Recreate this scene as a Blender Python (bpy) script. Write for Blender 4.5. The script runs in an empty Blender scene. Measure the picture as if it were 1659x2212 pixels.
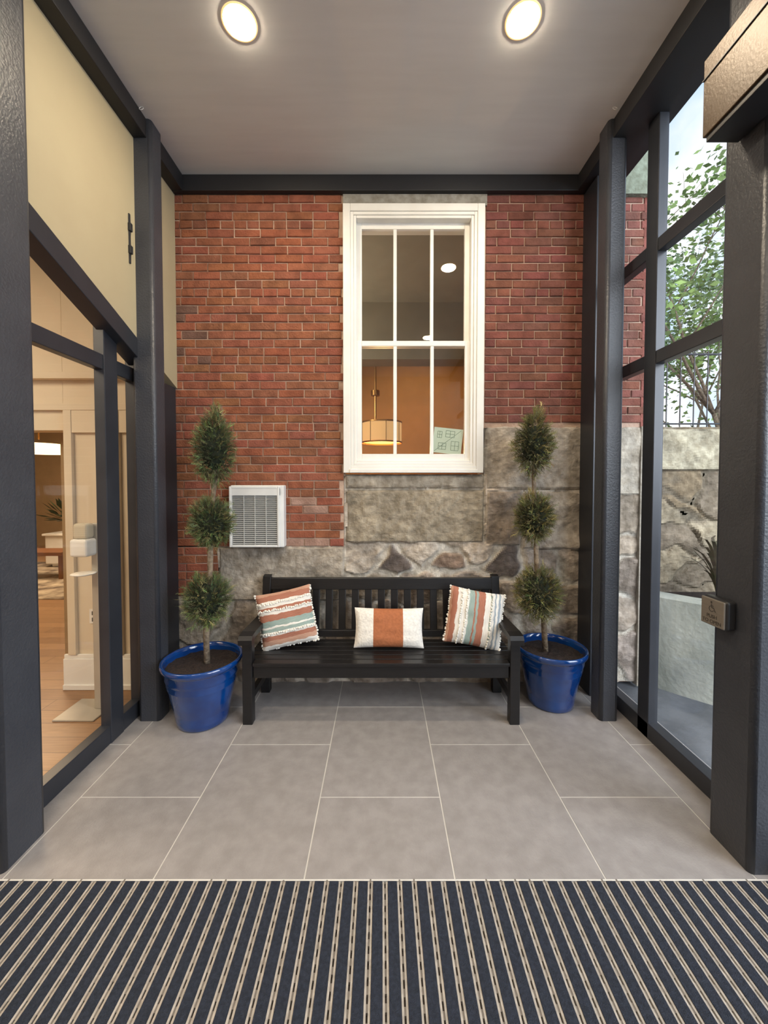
import bpy, math, random
import numpy as np
from mathutils import Vector, Matrix, noise
random.seed(7)
S=bpy.context.scene; COL=S.collection
S.view_settings.view_transform='Standard'

# ------------------------------------------------------------------ helpers
def c(r,g,b):
    def f(x):
        x/=255.0
        return x/12.92 if x<=.04045 else ((x+.055)/1.055)**2.4
    return (f(r),f(g),f(b),1.0)

def mat(name,col,rough=.6,metal=0.,col2=None,scale=5.,bump=0.,bscale=60.,emis=0.,ecol=None,attr=False,coat=0.,stretch=(1,1,1),detail=6):
    m=bpy.data.materials.new(name); m.use_nodes=True
    nt=m.node_tree; N=nt.nodes; L=nt.links
    b=N['Principled BSDF']
    b.inputs['Roughness'].default_value=rough; b.inputs['Metallic'].default_value=metal
    b.inputs['Coat Weight'].default_value=coat
    b.inputs['Coat Roughness'].default_value=.08
    tc=N.new('ShaderNodeTexCoord'); mp=N.new('ShaderNodeMapping')
    mp.inputs['Scale'].default_value=stretch
    L.new(tc.outputs['Object'],mp.inputs['Vector'])
    nz=N.new('ShaderNodeTexNoise'); nz.inputs['Scale'].default_value=scale; nz.inputs['Detail'].default_value=detail
    L.new(mp.outputs['Vector'],nz.inputs['Vector'])
    mx=N.new('ShaderNodeMix'); mx.data_type='RGBA'
    if col2 is None: col2=tuple(x*.9 for x in col[:3])+(1,)
    mr=N.new('ShaderNodeMapRange'); mr.inputs[1].default_value=.35; mr.inputs[2].default_value=.65
    L.new(nz.outputs['Fac'],mr.inputs[0]); L.new(mr.outputs[0],mx.inputs[0])
    mx.inputs[6].default_value=col; mx.inputs[7].default_value=col2
    out=mx.outputs[2]
    if attr:
        at=N.new('ShaderNodeAttribute'); at.attribute_name='Col'
        m2=N.new('ShaderNodeMix'); m2.data_type='RGBA'; m2.blend_type='MULTIPLY'; m2.inputs[0].default_value=1
        L.new(at.outputs['Color'],m2.inputs[6]); L.new(out,m2.inputs[7]); out=m2.outputs[2]
    L.new(out,b.inputs['Base Color'])
    if bump:
        n2=N.new('ShaderNodeTexNoise'); n2.inputs['Scale'].default_value=bscale; n2.inputs['Detail'].default_value=5
        L.new(mp.outputs['Vector'],n2.inputs['Vector'])
        bp=N.new('ShaderNodeBump'); bp.inputs['Strength'].default_value=bump; bp.inputs['Distance'].default_value=.01
        L.new(n2.outputs['Fac'],bp.inputs['Height']); L.new(bp.outputs['Normal'],b.inputs['Normal'])
    if emis:
        b.inputs['Emission Color'].default_value=ecol or col; b.inputs['Emission Strength'].default_value=emis
    return m

def glass_mat(name,refl=1.0,tint=(1,1,1,1)):
    m=bpy.data.materials.new(name); m.use_nodes=True
    nt=m.node_tree; N=nt.nodes; L=nt.links; N.clear()
    o=N.new('ShaderNodeOutputMaterial'); t=N.new('ShaderNodeBsdfTransparent'); g=N.new('ShaderNodeBsdfGlossy')
    g.inputs['Roughness'].default_value=.01; t.inputs['Color'].default_value=tint
    fr=N.new('ShaderNodeFresnel')
    # same reflectance from both sides of the thin pane
    ge=N.new('ShaderNodeNewGeometry'); mi=N.new('ShaderNodeMapRange'); mi.inputs[3].default_value=1.45; mi.inputs[4].default_value=1/1.45
    L.new(ge.outputs['Backfacing'],mi.inputs[0]); L.new(mi.outputs[0],fr.inputs['IOR'])
    mu=N.new('ShaderNodeMath'); mu.operation='MULTIPLY'; mu.inputs[1].default_value=refl
    mx=N.new('ShaderNodeMixShader')
    L.new(fr.outputs[0],mu.inputs[0]); L.new(mu.outputs[0],mx.inputs[0]); L.new(t.outputs[0],mx.inputs[1]); L.new(g.outputs[0],mx.inputs[2])
    L.new(mx.outputs[0],o.inputs['Surface'])
    return m

class MB:
    def __init__(s): s.v=[];s.f=[];s.m=[];s.c=[]
    def add(s,vs,fs,mi=0,col=None):
        o=len(s.v); s.v+= [tuple(p) for p in vs]
        for f in fs:
            s.f.append(tuple(i+o for i in f)); s.m.append(mi); s.c.append(col or (1,1,1,1))
        return s
    def box(s,x0,x1,y0,y1,z0,z1,mi=0,col=None,M=None):
        vs=[Vector(p) for p in ((x0,y0,z0),(x1,y0,z0),(x1,y1,z0),(x0,y1,z0),(x0,y0,z1),(x1,y0,z1),(x1,y1,z1),(x0,y1,z1))]
        if M is not None: vs=[M@v for v in vs]
        return s.add(vs,[(0,3,2,1),(4,5,6,7),(0,1,5,4),(1,2,6,5),(2,3,7,6),(3,0,4,7)],mi,col)
    def hexa(s,pts,mi=0,col=None):   # 4 bottom + 4 top
        return s.add(pts,[(0,3,2,1),(4,5,6,7),(0,1,5,4),(1,2,6,5),(2,3,7,6),(3,0,4,7)],mi,col)
    def frame(s,x0,x1,z0,z1,w,y0,y1,mi=0):
        s.box(x0,x0+w,y0,y1,z0,z1,mi); s.box(x1-w,x1,y0,y1,z0,z1,mi)
        s.box(x0+w,x1-w,y0,y1,z0,z0+w,mi); s.box(x0+w,x1-w,y0,y1,z1-w,z1,mi)
    def lathe(s,prof,cx=0,cy=0,cz=0,n=48,mi=0,cap=False):
        vs=[];fs=[]
        for r,z in prof:
            for k in range(n):
                a=2*math.pi*k/n; vs.append((cx+r*math.cos(a),cy+r*math.sin(a),cz+z))
        for i in range(len(prof)-1):
            for k in range(n):
                k2=(k+1)%n; fs.append((i*n+k,i*n+k2,(i+1)*n+k2,(i+1)*n+k))
        if cap:
            fs.append(tuple(range(n-1,-1,-1))); fs.append(tuple((len(prof)-1)*n+k for k in range(n)))
        return s.add(vs,fs,mi)
    def tube(s,pts,rads,n=8,mi=0,col=None):
        vs=[];fs=[];P=[Vector(p) for p in pts]
        for i,p in enumerate(P):
            d=(P[min(i+1,len(P)-1)]-P[max(i-1,0)]).normalized()
            u=d.orthogonal().normalized() if i==0 else (u-d*u.dot(d)).normalized()
            w=d.cross(u)
            for k in range(n):
                a=2*math.pi*k/n; vs.append(p+(u*math.cos(a)+w*math.sin(a))*rads[i])
        for i in range(len(P)-1):
            for k in range(n):
                k2=(k+1)%n; fs.append((i*n+k,i*n+k2,(i+1)*n+k2,(i+1)*n+k))
        fs.append(tuple(range(n-1,-1,-1))); fs.append(tuple((len(P)-1)*n+k for k in range(n)))
        return s.add(vs,fs,mi,col)
    def ball(s,cn,r,mi=0,n=8,col=None,sc=(1,1,1)):
        vs=[];fs=[];m=n//2+1
        for i in range(m+1):
            t=math.pi*i/m
            for k in range(n):
                a=2*math.pi*k/n
                vs.append((cn[0]+r*sc[0]*math.sin(t)*math.cos(a),cn[1]+r*sc[1]*math.sin(t)*math.sin(a),cn[2]+r*sc[2]*math.cos(t)))
        for i in range(m):
            for k in range(n):
                k2=(k+1)%n; fs.append((i*n+k,(i+1)*n+k,(i+1)*n+k2,i*n+k2))
        return s.add(vs,fs,mi,col)
    def make(s,name,mats,origin=(0,0,0),parent=None,smooth=False,bevel=0,seg=2,colors=False,plain=False,**props):
        me=bpy.data.meshes.new(name)
        ox,oy,oz=origin
        me.from_pydata([(x-ox,y-oy,z-oz) for x,y,z in s.v],[],s.f)
        for m in (mats if isinstance(mats,(list,tuple)) else [mats]): me.materials.append(m)
        me.polygons.foreach_set('material_index',s.m)
        if smooth: me.polygons.foreach_set('use_smooth',[True]*len(s.f))
        if colors:
            ca=me.color_attributes.new('Col','FLOAT_COLOR','CORNER')
            arr=[]
            for p,cc in zip(me.polygons,s.c): arr+=list(cc)*p.loop_total
            ca.data.foreach_set('color',arr)
        me.update()
        ob=bpy.data.objects.new(name,me); COL.objects.link(ob)
        if parent is not None:
            ob.parent=parent
            ob.location=Vector(origin)-(Vector((0,0,0)) if plain else Vector(parent['_w']))
        else: ob.location=origin
        ob['_w']=list(origin)
        if bevel:
            b=ob.modifiers.new('bevel','BEVEL'); b.width=bevel; b.segments=seg; b.limit_method='ANGLE'
            b.harden_normals=False
        for k,v in props.items(): ob[k]=v
        return ob

def empty(name,loc,label,cat,rot=(0,0,0),**props):
    e=bpy.data.objects.new(name,None); COL.objects.link(e); e.location=loc; e.rotation_euler=rot
    e.empty_display_size=.1; e['_w']=list(loc); e['label']=label; e['category']=cat
    for k,v in props.items(): e[k]=v
    return e
ST=dict(kind='structure')

# ------------------------------------------------------------------ materials
M_char=mat('charcoal_paint',c(60,62,68),.40,bump=.3,bscale=90,col2=c(54,56,62))
M_frame=mat('dark_aluminium',c(52,54,60),.36,metal=.2,col2=c(46,48,54))
M_beam=mat('black_beam_paint',c(32,32,35),.5)
M_beige=mat('beige_wall_paint',c(170,158,128),.7,col2=c(165,152,123),scale=2)
M_ceil=mat('ceiling_paint',c(214,214,214),.7,col2=c(209,209,209),scale=2,stretch=(1,8,1))
M_white=mat('white_trim_paint',c(236,234,228),.4,col2=c(230,227,220),scale=6)
M_brick=mat('brick_clay',(1,1,1,1),.9,col2=c(212,205,200),scale=14,bump=.6,bscale=70,attr=True)
M_mortar=mat('lime_mortar',c(192,166,146),.9,col2=c(166,136,118),scale=9,bump=.6,bscale=60)
M_stone=mat('granite',(1,1,1,1),.85,col2=c(208,204,198),scale=18,bump=.75,bscale=50,attr=True,detail=12)
M_bench=mat('bench_lacquer',c(27,25,26),.32,col2=c(20,19,20),scale=8,stretch=(1,12,12),bump=.08,bscale=30)
M_blue=mat('cobalt_glaze',c(10,62,128),.10,col2=c(6,46,104),scale=6,coat=.9)
M_soil=mat('soil',c(52,38,32),.95,col2=c(24,17,14),scale=60,bump=1,bscale=80)
M_bark=mat('bark',c(150,132,110),.85,col2=c(98,84,68),scale=30,bump=.8,bscale=60)
M_leaf=mat('cedar_foliage',(1,1,1,1),.75,col2=c(210,210,200),scale=30,attr=True)
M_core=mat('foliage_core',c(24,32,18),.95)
M_vent=mat('white_enamel',c(230,230,227),.4)
M_slat=mat('grey_enamel',c(190,190,186),.45)
M_ventd=mat('vent_shadow',c(84,84,82),.7)
G_clear=glass_mat('clear_glass',.9)
G_window=glass_mat('window_glass',1.6,(.95,.96,.94,1))

M_tile=mat('porcelain_tile',c(150,145,143),.45,col2=c(136,131,129),scale=13.0,bump=.2,bscale=120,detail=15)
M_grout=mat('grout',c(204,200,194),.9)

# ------------------------------------------------------------------ floor
fb=MB()
xs=[-1.85,-1.537,-.926,-.315,.296,.907,1.518,1.85]
g=.003
rowsA=[1.512,1.918,2.703,3.06]; rowsB=[1.512,2.311,3.06]
for i in range(len(xs)-1):
    rows=rowsB if i%2==0 else rowsA
    for j in range(len(rows)-1):
        fb.box(xs[i]+g,xs[i+1]-g,rows[j]+g,rows[j+1]-g,-.02,0,0)
fb.box(-1.85,1.85,1.508,3.06,-.05,-.0015,1)
fb.box(-1.85,1.85,-2.5,1.508,-.05,-.02,1)
fb.make('floor',[M_tile,M_grout],**ST)

# entrance mat
M_navy=mat('navy_carpet_insert',c(44,51,66),.95,col2=c(32,38,51),scale=90,bump=1,bscale=300)
M_rail=mat('tan_mat_rail',c(174,166,156),.6,metal=.0,col2=c(150,142,132),scale=40)
M_slot=mat('mat_slot',c(60,52,48),.8)
M_tie=mat('mat_tie',c(112,104,96),.7)
mb=MB(); mb.box(-1.8,1.8,-2.4,1.503,-.018,-.010,2)
p=.0585; n=int(3.6/p); x=-1.79
for i in range(n):
    mb.box(x,x+.0365,-2.4,1.503,-.010,.003,0)
    a=x+.0365
    mb.box(a+.0008,a+.0076,-2.4,1.503,-.010,.0005,1)
    mb.box(a+.0142,a+.0212,-2.4,1.503,-.010,.0005,1)
    y=.6+random.random()*.03
    while y<1.5:
        mb.box(a+.0076,a+.0142,y,y+.020,-.010,-.001,3); y+=.042
    mb.box(a+.0076,a+.0142,-2.4,.6,-.010,-.001,3)
    x+=p
mb.make('entrance_mat',[M_navy,M_rail,M_slot,M_tie],label='navy and tan striped entrance mat set flush in tile floor',category='mat')

# ------------------------------------------------------------------ ceiling, beams
MB().box(-1.85,1.85,-2.6,3.2,3.94,4.05).make('ceiling',M_ceil,**ST)
MB().box(-1.75,1.75,2.985,3.03,3.82,3.94).make('trim_1',M_beam,bevel=.004,**ST)
MB().box(-1.78,-1.515,-2.5,2.985,3.82,3.94).make('trim_2',M_beam,bevel=.004,**ST)
MB().box(1.49,1.78,-2.5,2.985,3.82,3.94).make('trim_3',M_beam,bevel=.004,**ST)
MB().box(-1.9,1.9,-2.7,-2.55,0,4).make('wall_front',mat('entry_wall_paint',c(190,186,180),.8),**ST)

# ------------------------------------------------------------------ back wall (brick + granite)
wb=MB()
wb.box(-1.78,-.3,3.04,3.22,1.09,3.95,1); wb.box(-1.78,-1.30,3.04,3.22,.68,1.10,1)
wb.box(.795,2.05,3.04,3.22,2.03,3.95,1); wb.box(-.3,.8,3.06,3.22,3.73,3.95,1)
wb.box(-1.78,-.3,3.09,3.22,-.02,1.10,1); wb.box(-.3,.8,3.09,3.22,-.02,1.66,1); wb.box(.8,2.05,3.09,3.22,-.02,2.04,1)
def bricks(x0,x1,z0,z1,dark):
    ch=.0650; row=0; z=z1
    while z-ch>=z0-.03:
        L=.206; x=x0-(L/2 if row%2 else 0)-random.random()*.03
        header=(row%8==3)
        if header: L=.103
        while x<x1-.02:
            l=L+random.uniform(-.008,.008)
            a=max(x,x0); b=min(x+l-.009,x1)
            if b-a>.03:
                t=random.random()
                if dark: base=(random.uniform(122,134),random.uniform(74,82),random.uniform(62,69))
                else: base=(random.uniform(140,152),random.uniform(84,93),random.uniform(60,68))
                if t<.05: base=tuple(q*.88 for q in base)
                xm=(a+b)/2; zm=z-ch/2
                if not dark and xm>-.75 and zm<1.62 and random.random()<.3: base=(172,138,122)
                if not dark and xm<-1.35 and 2.5<zm<2.95 and random.random()<.5: base=(112,82,70)
                d=random.uniform(-.0035,.0035); j=lambda: random.uniform(-.0018,.0018)
                y0=3.030+d; e=.004
                z0b=z-ch+.0080; z1b=z
                fr=[(a+e+j(),y0,z0b+e+j()),(b-e+j(),y0,z0b+e+j()),(b-e+j(),y0,z1b-e+j()),(a+e+j(),y0,z1b-e+j())]
                bk=[(a,y0+e,z0b+j()),(b,y0+e,z0b+j()),(b,y0+e,z1b+j()),(a,y0+e,z1b+j())]
                bb=[(q[0],3.05,q[2]) for q in bk]
                col=c(*base)
                wb.add(fr+bk+bb,[(0,1,2,3),(4,5,1,0),(5,6,2,1),(6,7,3,2),(7,4,0,3),(8,9,5,4),(9,10,6,5),(10,11,7,6),(11,8,4,7)],0,col)
            x+=l
        z-=ch; row+=1
bricks(-1.74,-.303,1.105,3.82,False)
bricks(-1.74,-1.30,.70,1.085,False)
bricks(.806,2.05,2.045,3.82,True)
lint=c(158,154,144)
wb.box(-.3,.81,3.022,3.10,3.735,3.86,2,lint)
wb.box(1.72,2.10,2.99,3.22,3.80,4.6,2,c(140,148,130))
def stone_field(b,x0,x1,z0,z1,Y0,blocks,seeds,skip=None,step=.0125,mi=2,mort=(196,190,180),warp=.05,joint=.012):
    nx=int((x1-x0)/step)+1; nz=int((z1-z0)/step)+1
    X=np.linspace(x0,x1,nx); Z=np.linspace(z0,z1,nz)
    sd=np.array([(q[0],q[1]) for q in seeds]) if seeds else None
    vs=[];cols=[]
    for iz in range(nz):
        for ix in range(nx):
            px,pz=X[ix],Z[iz]
            nv=noise.noise_vector(Vector((px*4,pz*4,3.1)))
            nv3=noise.noise_vector(Vector((px*9,pz*9,1.3)))
            qx=px+nv.x*warp+nv3.x*.03; qz=pz+nv.y*warp+nv3.y*.03
            nv2=noise.noise_vector(Vector((px*11,pz*11,7.7)))
            hit=None
            for bi,B in enumerate(blocks):
                bx=px+nv2.x*.010; bz=pz+nv2.y*.010
                if B[0]<bx<B[1] and B[2]<bz<B[3]:
                    e=min(bx-B[0],B[1]-bx,bz-B[2],B[3]-bz); hit=(e+.008,B[4],B[5],bi); break
            if hit is None and sd is not None:
                d=np.sqrt(((sd[:,0]-qx)*.8)**2+((sd[:,1]-qz)*1.35)**2)
                o=np.argsort(d)[:2]; e=(d[o[1]]-d[o[0]])*.5
                e=max(e-joint+nv2.z*.025,0); hit=(e,seeds[o[0]][2],.05,100+int(o[0]))
            e,col,rough,bid=hit
            k=min(e/.028,1); k=k*k*(3-2*k)
            fn=noise.fractal(Vector((px*5+bid*3.1,pz*5,bid*1.7)),1,2,4)
            f2=noise.fractal(Vector((px*22,pz*22,bid)),1,2,3)
            h=k*(.022 if bid>=100 else .034)+k*(fn*rough*.40+f2*.003)
            vs.append((px,Y0-h,pz))
            v=1+fn*.17+f2*.08
            cc=[min(255,max(0,(mort[i]*(1-k)+col[i]*k)*v)) for i in range(3)]
            cols.append(c(*cc))
    o=len(b.v); b.v+=vs
    for iz in range(nz-1):
        for ix in range(nx-1):
            if skip and skip((X[ix]+X[ix+1])/2,(Z[iz]+Z[iz+1])/2): continue
            a=iz*nx+ix
            b.f.append((o+a,o+a+1,o+a+nx+1,o+a+nx)); b.m.append(mi); b.c.append(cols[a])
def wm(t): return (t[0],t[1]*.98,t[2]*.965)
blocks=[(-.295,.806,1.552,1.668,(168,161,147),.02),(-.285,.812,1.12,1.545,(156,148,131),.05),
 (.82,1.7,1.545,2.045,(178,171,160),.03),(.82,1.11,1.10,1.537,(144,134,123),.07),(1.118,1.75,1.07,1.537,(170,162,150),.05),
 (-1.30,-.293,.66,1.098,(168,161,149),.025),(1.71,2.1,1.5,2.045,(182,176,163),.03)]
blocks=[b_[:4]+(wm(b_[4]),b_[5]) for b_ in blocks]
seeds=[(.09,.95,(96,88,84)),(-.17,1.0,(190,182,170)),(.32,1.03,(192,184,172)),(.54,.95,(138,120,106)),(.95,.96,(100,92,88)),(.73,1.04,(190,181,169)),
 (1.3,.93,(154,144,134)),(1.5,.98,(178,168,156)),(-.1,.8,(174,165,152)),(.3,.78,(164,152,140)),(.7,.8,(154,144,133)),(1.1,.72,(172,162,150)),(1.42,.7,(160,150,138)),
 (-1.5,.5,(170,161,148)),(-1.1,.42,(164,155,144)),(-.7,.45,(156,147,138)),(-.3,.48,(170,159,146)),(.1,.45,(154,143,134)),(.5,.5,(166,155,142)),(.9,.42,(152,140,130)),(1.25,.42,(170,161,150)),(1.55,.42,(146,136,125)),
 (-1.4,.18,(154,145,134)),(-.95,.15,(164,153,142)),(-.5,.18,(150,141,132)),(-.05,.15,(166,155,144)),(.4,.18,(158,147,136)),(.85,.14,(164,153,140)),(1.25,.14,(146,136,126)),(1.6,.16,(160,151,140)),
 (1.85,1.3,(146,136,122)),(1.8,1.05,(172,160,144)),(2.02,.8,(136,126,116)),(1.85,.55,(164,154,142)),(2.0,.25,(152,142,134))]
seeds=[(a_,b_,wm(c_)) for a_,b_,c_ in seeds]
def skipw(x,z):
    if x<-.298 and z>1.10: return True
    if x<-1.30 and z>.70: return True
    if x<.80 and z>1.67: return True
    return False
stone_field(wb,-1.74,2.06,0,2.042,3.062,blocks,seeds,skipw,mort=(202,195,183),warp=.09)
wb.box(2.03,2.055,3.02,3.2,-.02,2.04,2,c(160,152,140))
wb.box(2.03,2.055,3.032,3.22,2.04,3.9,2,c(140,80,70))
wb.make('wall_back',[M_brick,M_mortar,M_stone],colors=True,**ST)

# ------------------------------------------------------------------ sash window
w=MB()
w.frame(-.299,.788,1.676,3.729,.056,2.990,3.14)
w.frame(-.243,.732,1.731,3.673,.024,2.998,3.14)
w.frame(-.219,.708,1.753,3.649,.022,3.006,3.14)
w.box(-.25,.74,2.980,3.05,1.676,1.705)
W1=w.make('window_1',M_white,origin=(.24,3.06,1.676),bevel=.004,**ST)
def sash(name,z0,z1,y0,y1,bot,top,lean=0):
    s=MB(); x0,x1=-.20,.69; wd=.042
    s.box(x0,x0+wd,y0,y1,z0,z1); s.box(x1-wd,x1,y0,y1,z0,z1)
    s.box(x0+wd,x1-wd,y0,y1,z0,z0+bot); s.box(x0+wd,x1-wd,y0,y1,z1-top,z1)
    for xm in (.103,.392): s.box(xm-.013,xm+.013,y0+.002,y1-.002,z0+bot,z1-top)
    o=s.make(name,M_white,origin=(.24,(y0+y1)/2,z0),parent=W1,bevel=.003)
    ym=(y0+y1)/2; a0,a1,b0,b1=x0+.03,x1-.03,z0+.03,z1-.03
    gl=MB(); gl.hexa([(a0,ym-lean,b0),(a1,ym-lean,b0),(a1,ym-lean+.003,b0),(a0,ym-lean+.003,b0),(a0,ym+lean,b1),(a1,ym+lean,b1),(a1,ym+lean+.003,b1),(a0,ym+lean+.003,b1)])
    gl.make('pane',G_window,origin=(.24,ym,z0),parent=W1)
sash('upper_sash',2.665,3.632,3.065,3.095,.04,.050,.009)
sash('lower_sash',1.77,2.705,3.03,3.06,.055,.04)
w=MB(); w.frame(-.2,.69,1.77,3.632,.012,3.12,3.2); w.make('jamb',M_white,origin=(.24,3.15,1.77),parent=W1)
M_paper=mat('paper',c(206,214,196),.8,emis=.08); M_ink=mat('green_ink',c(120,140,118),.8)
pp=MB(); Mr=Matrix.Translation((.52,3.056,1.93))@Matrix.Rotation(math.radians(6),4,'Y')
pp.box(-.115,.115,0,.001,-.10,.10,0,M=Mr)
def ln(x0,z0,x1,z1,t=.003):
    d=Vector((x1-x0,0,z1-z0)); L=d.length; ang=math.atan2(z1-z0,x1-x0)
    MM=Mr@Matrix.Translation((x0,0,z0))@Matrix.Rotation(-ang,4,'Y')
    pp.box(0,L,-.001,0,-t/2,t/2,1,M=MM)
for (a,b_) in (((-.085,.02),(-.05,.07)),((-.02,.03),(.05,.08)),((-.07,-.07),(-.01,-.02)),((.03,-.07),(.09,0.0))):
    x0,z0=a;x1,z1=b_
    ln(x0,z0,x1,z0);ln(x1,z0,x1,z1);ln(x1,z1,x0,z1);ln(x0,z1,x0,z0);ln((x0+x1)/2,z0,(x0+x1)/2,z1);ln(x0,(z0+z1)/2,x1,(z0+z1)/2)
ln(-.1,-.09,.1,.09)
pp.make('paper_notice',[M_paper,M_ink],origin=(.52,3.056,1.93),label='white paper sheet with small green line diagrams taped inside window',category='paper')

# ------------------------------------------------------------------ room behind the window
M_rm=mat('amber_room_paint',c(168,124,76),.8); M_rmc=mat('room_ceiling_paint',c(156,150,132),.8)
MB().box(-2.2,1.95,7.0,7.1,0,3.9).make('wall_room_far',M_rm,**ST)
MB().box(-2.3,-2.2,3.25,7.1,0,3.9).make('wall_room_side',M_rm,**ST)
MB().box(1.95,2.04,3.25,7.1,0,3.96).make('wall_room_side.001',M_rm,**ST)
MB().box(-2.2,1.95,3.22,7.1,3.86,3.96).make('ceiling.001',M_rmc,**ST)
MB().box(-2.2,1.95,3.22,7.1,-.05,0).make('floor.001',mat('room_carpet',c(90,66,48),.9),**ST)
MB().box(-2.2,1.95,4.9,5.2,3.15,3.86).make('trim_4',mat('soffit_paint',c(140,134,116),.8),**ST)
MB().box(-2.2,1.95,6.9,7.0,1.86,1.93).make('trim_5',mat('dark_rail',c(24,18,14),.5),**ST)
M_bulb=mat('lamp_glow',c(255,226,170),.5,emis=2.2,ecol=(1,.78,.46,1))
M_shade=mat('warm_shade',c(190,140,80),.7,emis=.55,ecol=(1,.60,.26,1))
M_brass=mat('brass',c(150,110,60),.35,metal=.8)
P=empty('pendant_lamp',(-.09,5.3,3.86),'brass pendant lamp with glowing fabric drum shade behind window','lamp')
MB().tube([(-.09,5.3,3.86),(-.09,5.3,2.44)],[.014,.014]).make('rod',M_brass,origin=(-.09,5.3,2.5),parent=P)
MB().lathe([(.06,0),(.06,.07)],-.09,5.3,2.78,24,cap=True).make('canopy',M_brass,origin=(-.09,5.3,2.78),parent=P)
d=MB(); d.lathe([(.27,2.15),(.27,2.42),(.265,2.42),(.265,2.15)],0,5.3,0,48); d.lathe([(.26,2.17),(.001,2.17)],0,5.3,0,48)
d.make('lamp_shade',M_shade,origin=(0,5.3,2.14),parent=P,smooth=True)
d=MB()
for zz_ in (2.13,2.40): d.lathe([(.274,zz_),(.277,zz_),(.277,zz_+.02),(.274,zz_+.02)],0,5.3,0,48)
for k_ in range(8):
    a=k_*math.pi/4+.2; d.box(.274*math.cos(a)-.004,.274*math.cos(a)+.004,5.3+.274*math.sin(a)-.004,5.3+.274*math.sin(a)+.004,2.13,2.42)
d.make('shade_trim',M_brass,origin=(0,5.3,2.14),parent=P)

# ------------------------------------------------------------------ left wall
wl=MB()
def ztop(y): return 2.88-.43*(y-1.76)
def wedge(b,xa,xb,y0,y1,zf0,zf1,mi=0):
    b.hexa([(xa,y0,zf0(y0)),(xb,y0,zf0(y0)),(xb,y1,zf0(y1)),(xa,y1,zf0(y1)),(xa,y0,zf1(y0)),(xb,y0,zf1(y0)),(xb,y1,zf1(y1)),(xa,y1,zf1(y1))],mi)
wedge(wl,-1.72,-1.60,1.4,3.03,ztop,lambda y:3.83)
wl.box(-1.72,-1.60,-2.55,1.4,ztop(1.4),3.83)
wl.make('wall_left',M_beige,**ST)
wl=MB(); wl.box(-1.75,-1.612,2.64,3.03,0,2.34); wl.make('trim_6',M_frame,bevel=.004,**ST)
f=MB()
wedge(f,-1.705,-1.595,1.4,2.64,lambda y:ztop(y)-.125,ztop)
f.box(-1.725,-1.66,2.32,2.435,0,2.55)
f.box(-1.725,-1.67,1.4,2.64,2.28,2.37); f.box(-1.73,-1.665,-2.5,2.64,0,.11)
f.box(-1.73,-1.66,2.61,2.64,0,2.45)
f.box(-1.72,-1.59,-2.5,1.4,2.7,ztop(1.4)); f.box(-1.75,-1.66,-.1,0,0,2.7)
W2=f.make('window_2',M_frame,origin=(-1.7,2.3,0),bevel=.004,**ST)
gl=MB(); gl.box(-1.706,-1.70,-2.5,2.62,.09,2.3)
wedge(gl,-1.700,-1.694,1.4,2.62,lambda y:2.36,lambda y:max(2.365,ztop(y)-.11))
gl.make('pane',G_clear,origin=(-1.7,2.3,0),parent=W2)
k=MB(); k.box(-1.60,-1.592,2.47,2.485,2.99,3.30); k.box(-1.60,-1.582,2.465,2.49,3.05,3.10); k.box(-1.60,-1.582,2.465,2.49,3.19,3.24)
k.make('wall_bracket',M_beam,origin=(-1.6,2.47,3.0),bevel=.003,label='small black metal bracket on beige wall beside column',category='bracket')

# ------------------------------------------------------------------ right wall
f=MB()
f.box(1.66,1.72,2.36,2.46,0,3.82)
f.box(1.66,1.73,-2.5,3.0,0,.10)
f.box(1.665,1.725,-2.5,2.36,3.0,3.08);f.box(1.665,1.725,2.46,2.9,3.0,3.08)
f.box(1.665,1.725,-2.5,2.36,2.325,2.405);f.box(1.665,1.725,2.46,2.9,2.325,2.405)
f.box(1.555,1.75,2.84,3.03,0,3.82)
f.box(1.66,1.75,-.1,0,0,3.82)
W3=f.make('window_3',M_frame,origin=(1.7,2.4,0),bevel=.004,**ST)
MB().box(1.70,1.706,-2.5,2.9,.08,3.83).make('pane',G_clear,origin=(1.7,2.4,0),parent=W3)

# ------------------------------------------------------------------ columns
def column(x0,x1,y0,y1,label):
    r=.022; pts=[]; ns=6
    for cx,cy,a0 in ((x1-r,y0+r,-90),(x1-r,y1-r,0),(x0+r,y1-r,90),(x0+r,y0+r,180)):
        for i in range(ns+1):
            a=math.radians(a0+i*90/ns); pts.append((cx+r*math.cos(a),cy+r*math.sin(a)))
    n=len(pts); b=MB()
    zs=[0,3.94]
    b.add([(x,y,z) for z in zs for x,y in pts],[(i,(i+1)%n,n+(i+1)%n,n+i) for i in range(n)]+[tuple(range(n-1,-1,-1)),tuple(range(n,2*n))])
    o=b.make('column',M_char,origin=((x0+x1)/2,(y0+y1)/2,0),label=label,category='column',group='steel columns')
    for i,p_ in enumerate(o.data.polygons):
        if i<n and i%(ns+1)!=ns: p_.use_smooth=True
    return o
column(-1.635,-1.488,2.538,2.668,'charcoal painted square steel column with rounded corners beside potted topiary')
column(1.462,1.585,2.538,2.665,'charcoal painted square steel column between bench corner and glass wall')
column(-1.78,-1.55,1.53,1.735,'charcoal painted square steel column beside lobby glass')
column(1.505,1.74,1.53,1.735,'charcoal painted square steel column carrying the door push button')
for hx in (-1.495,1.448):
    t=MB(); pts=[(hx+.013*math.cos(a),2.455+.005*math.sin(a),3.926+.013*math.sin(a)) for a in [i*math.pi/8 for i in range(17)]]
    t.tube(pts,[.0018]*17,6); t.make('ceiling_hook',M_vent,origin=(hx,2.455,3.935),label='small white ring hook screwed into ceiling',category='hook',group='ceiling hooks',smooth=True)

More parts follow.
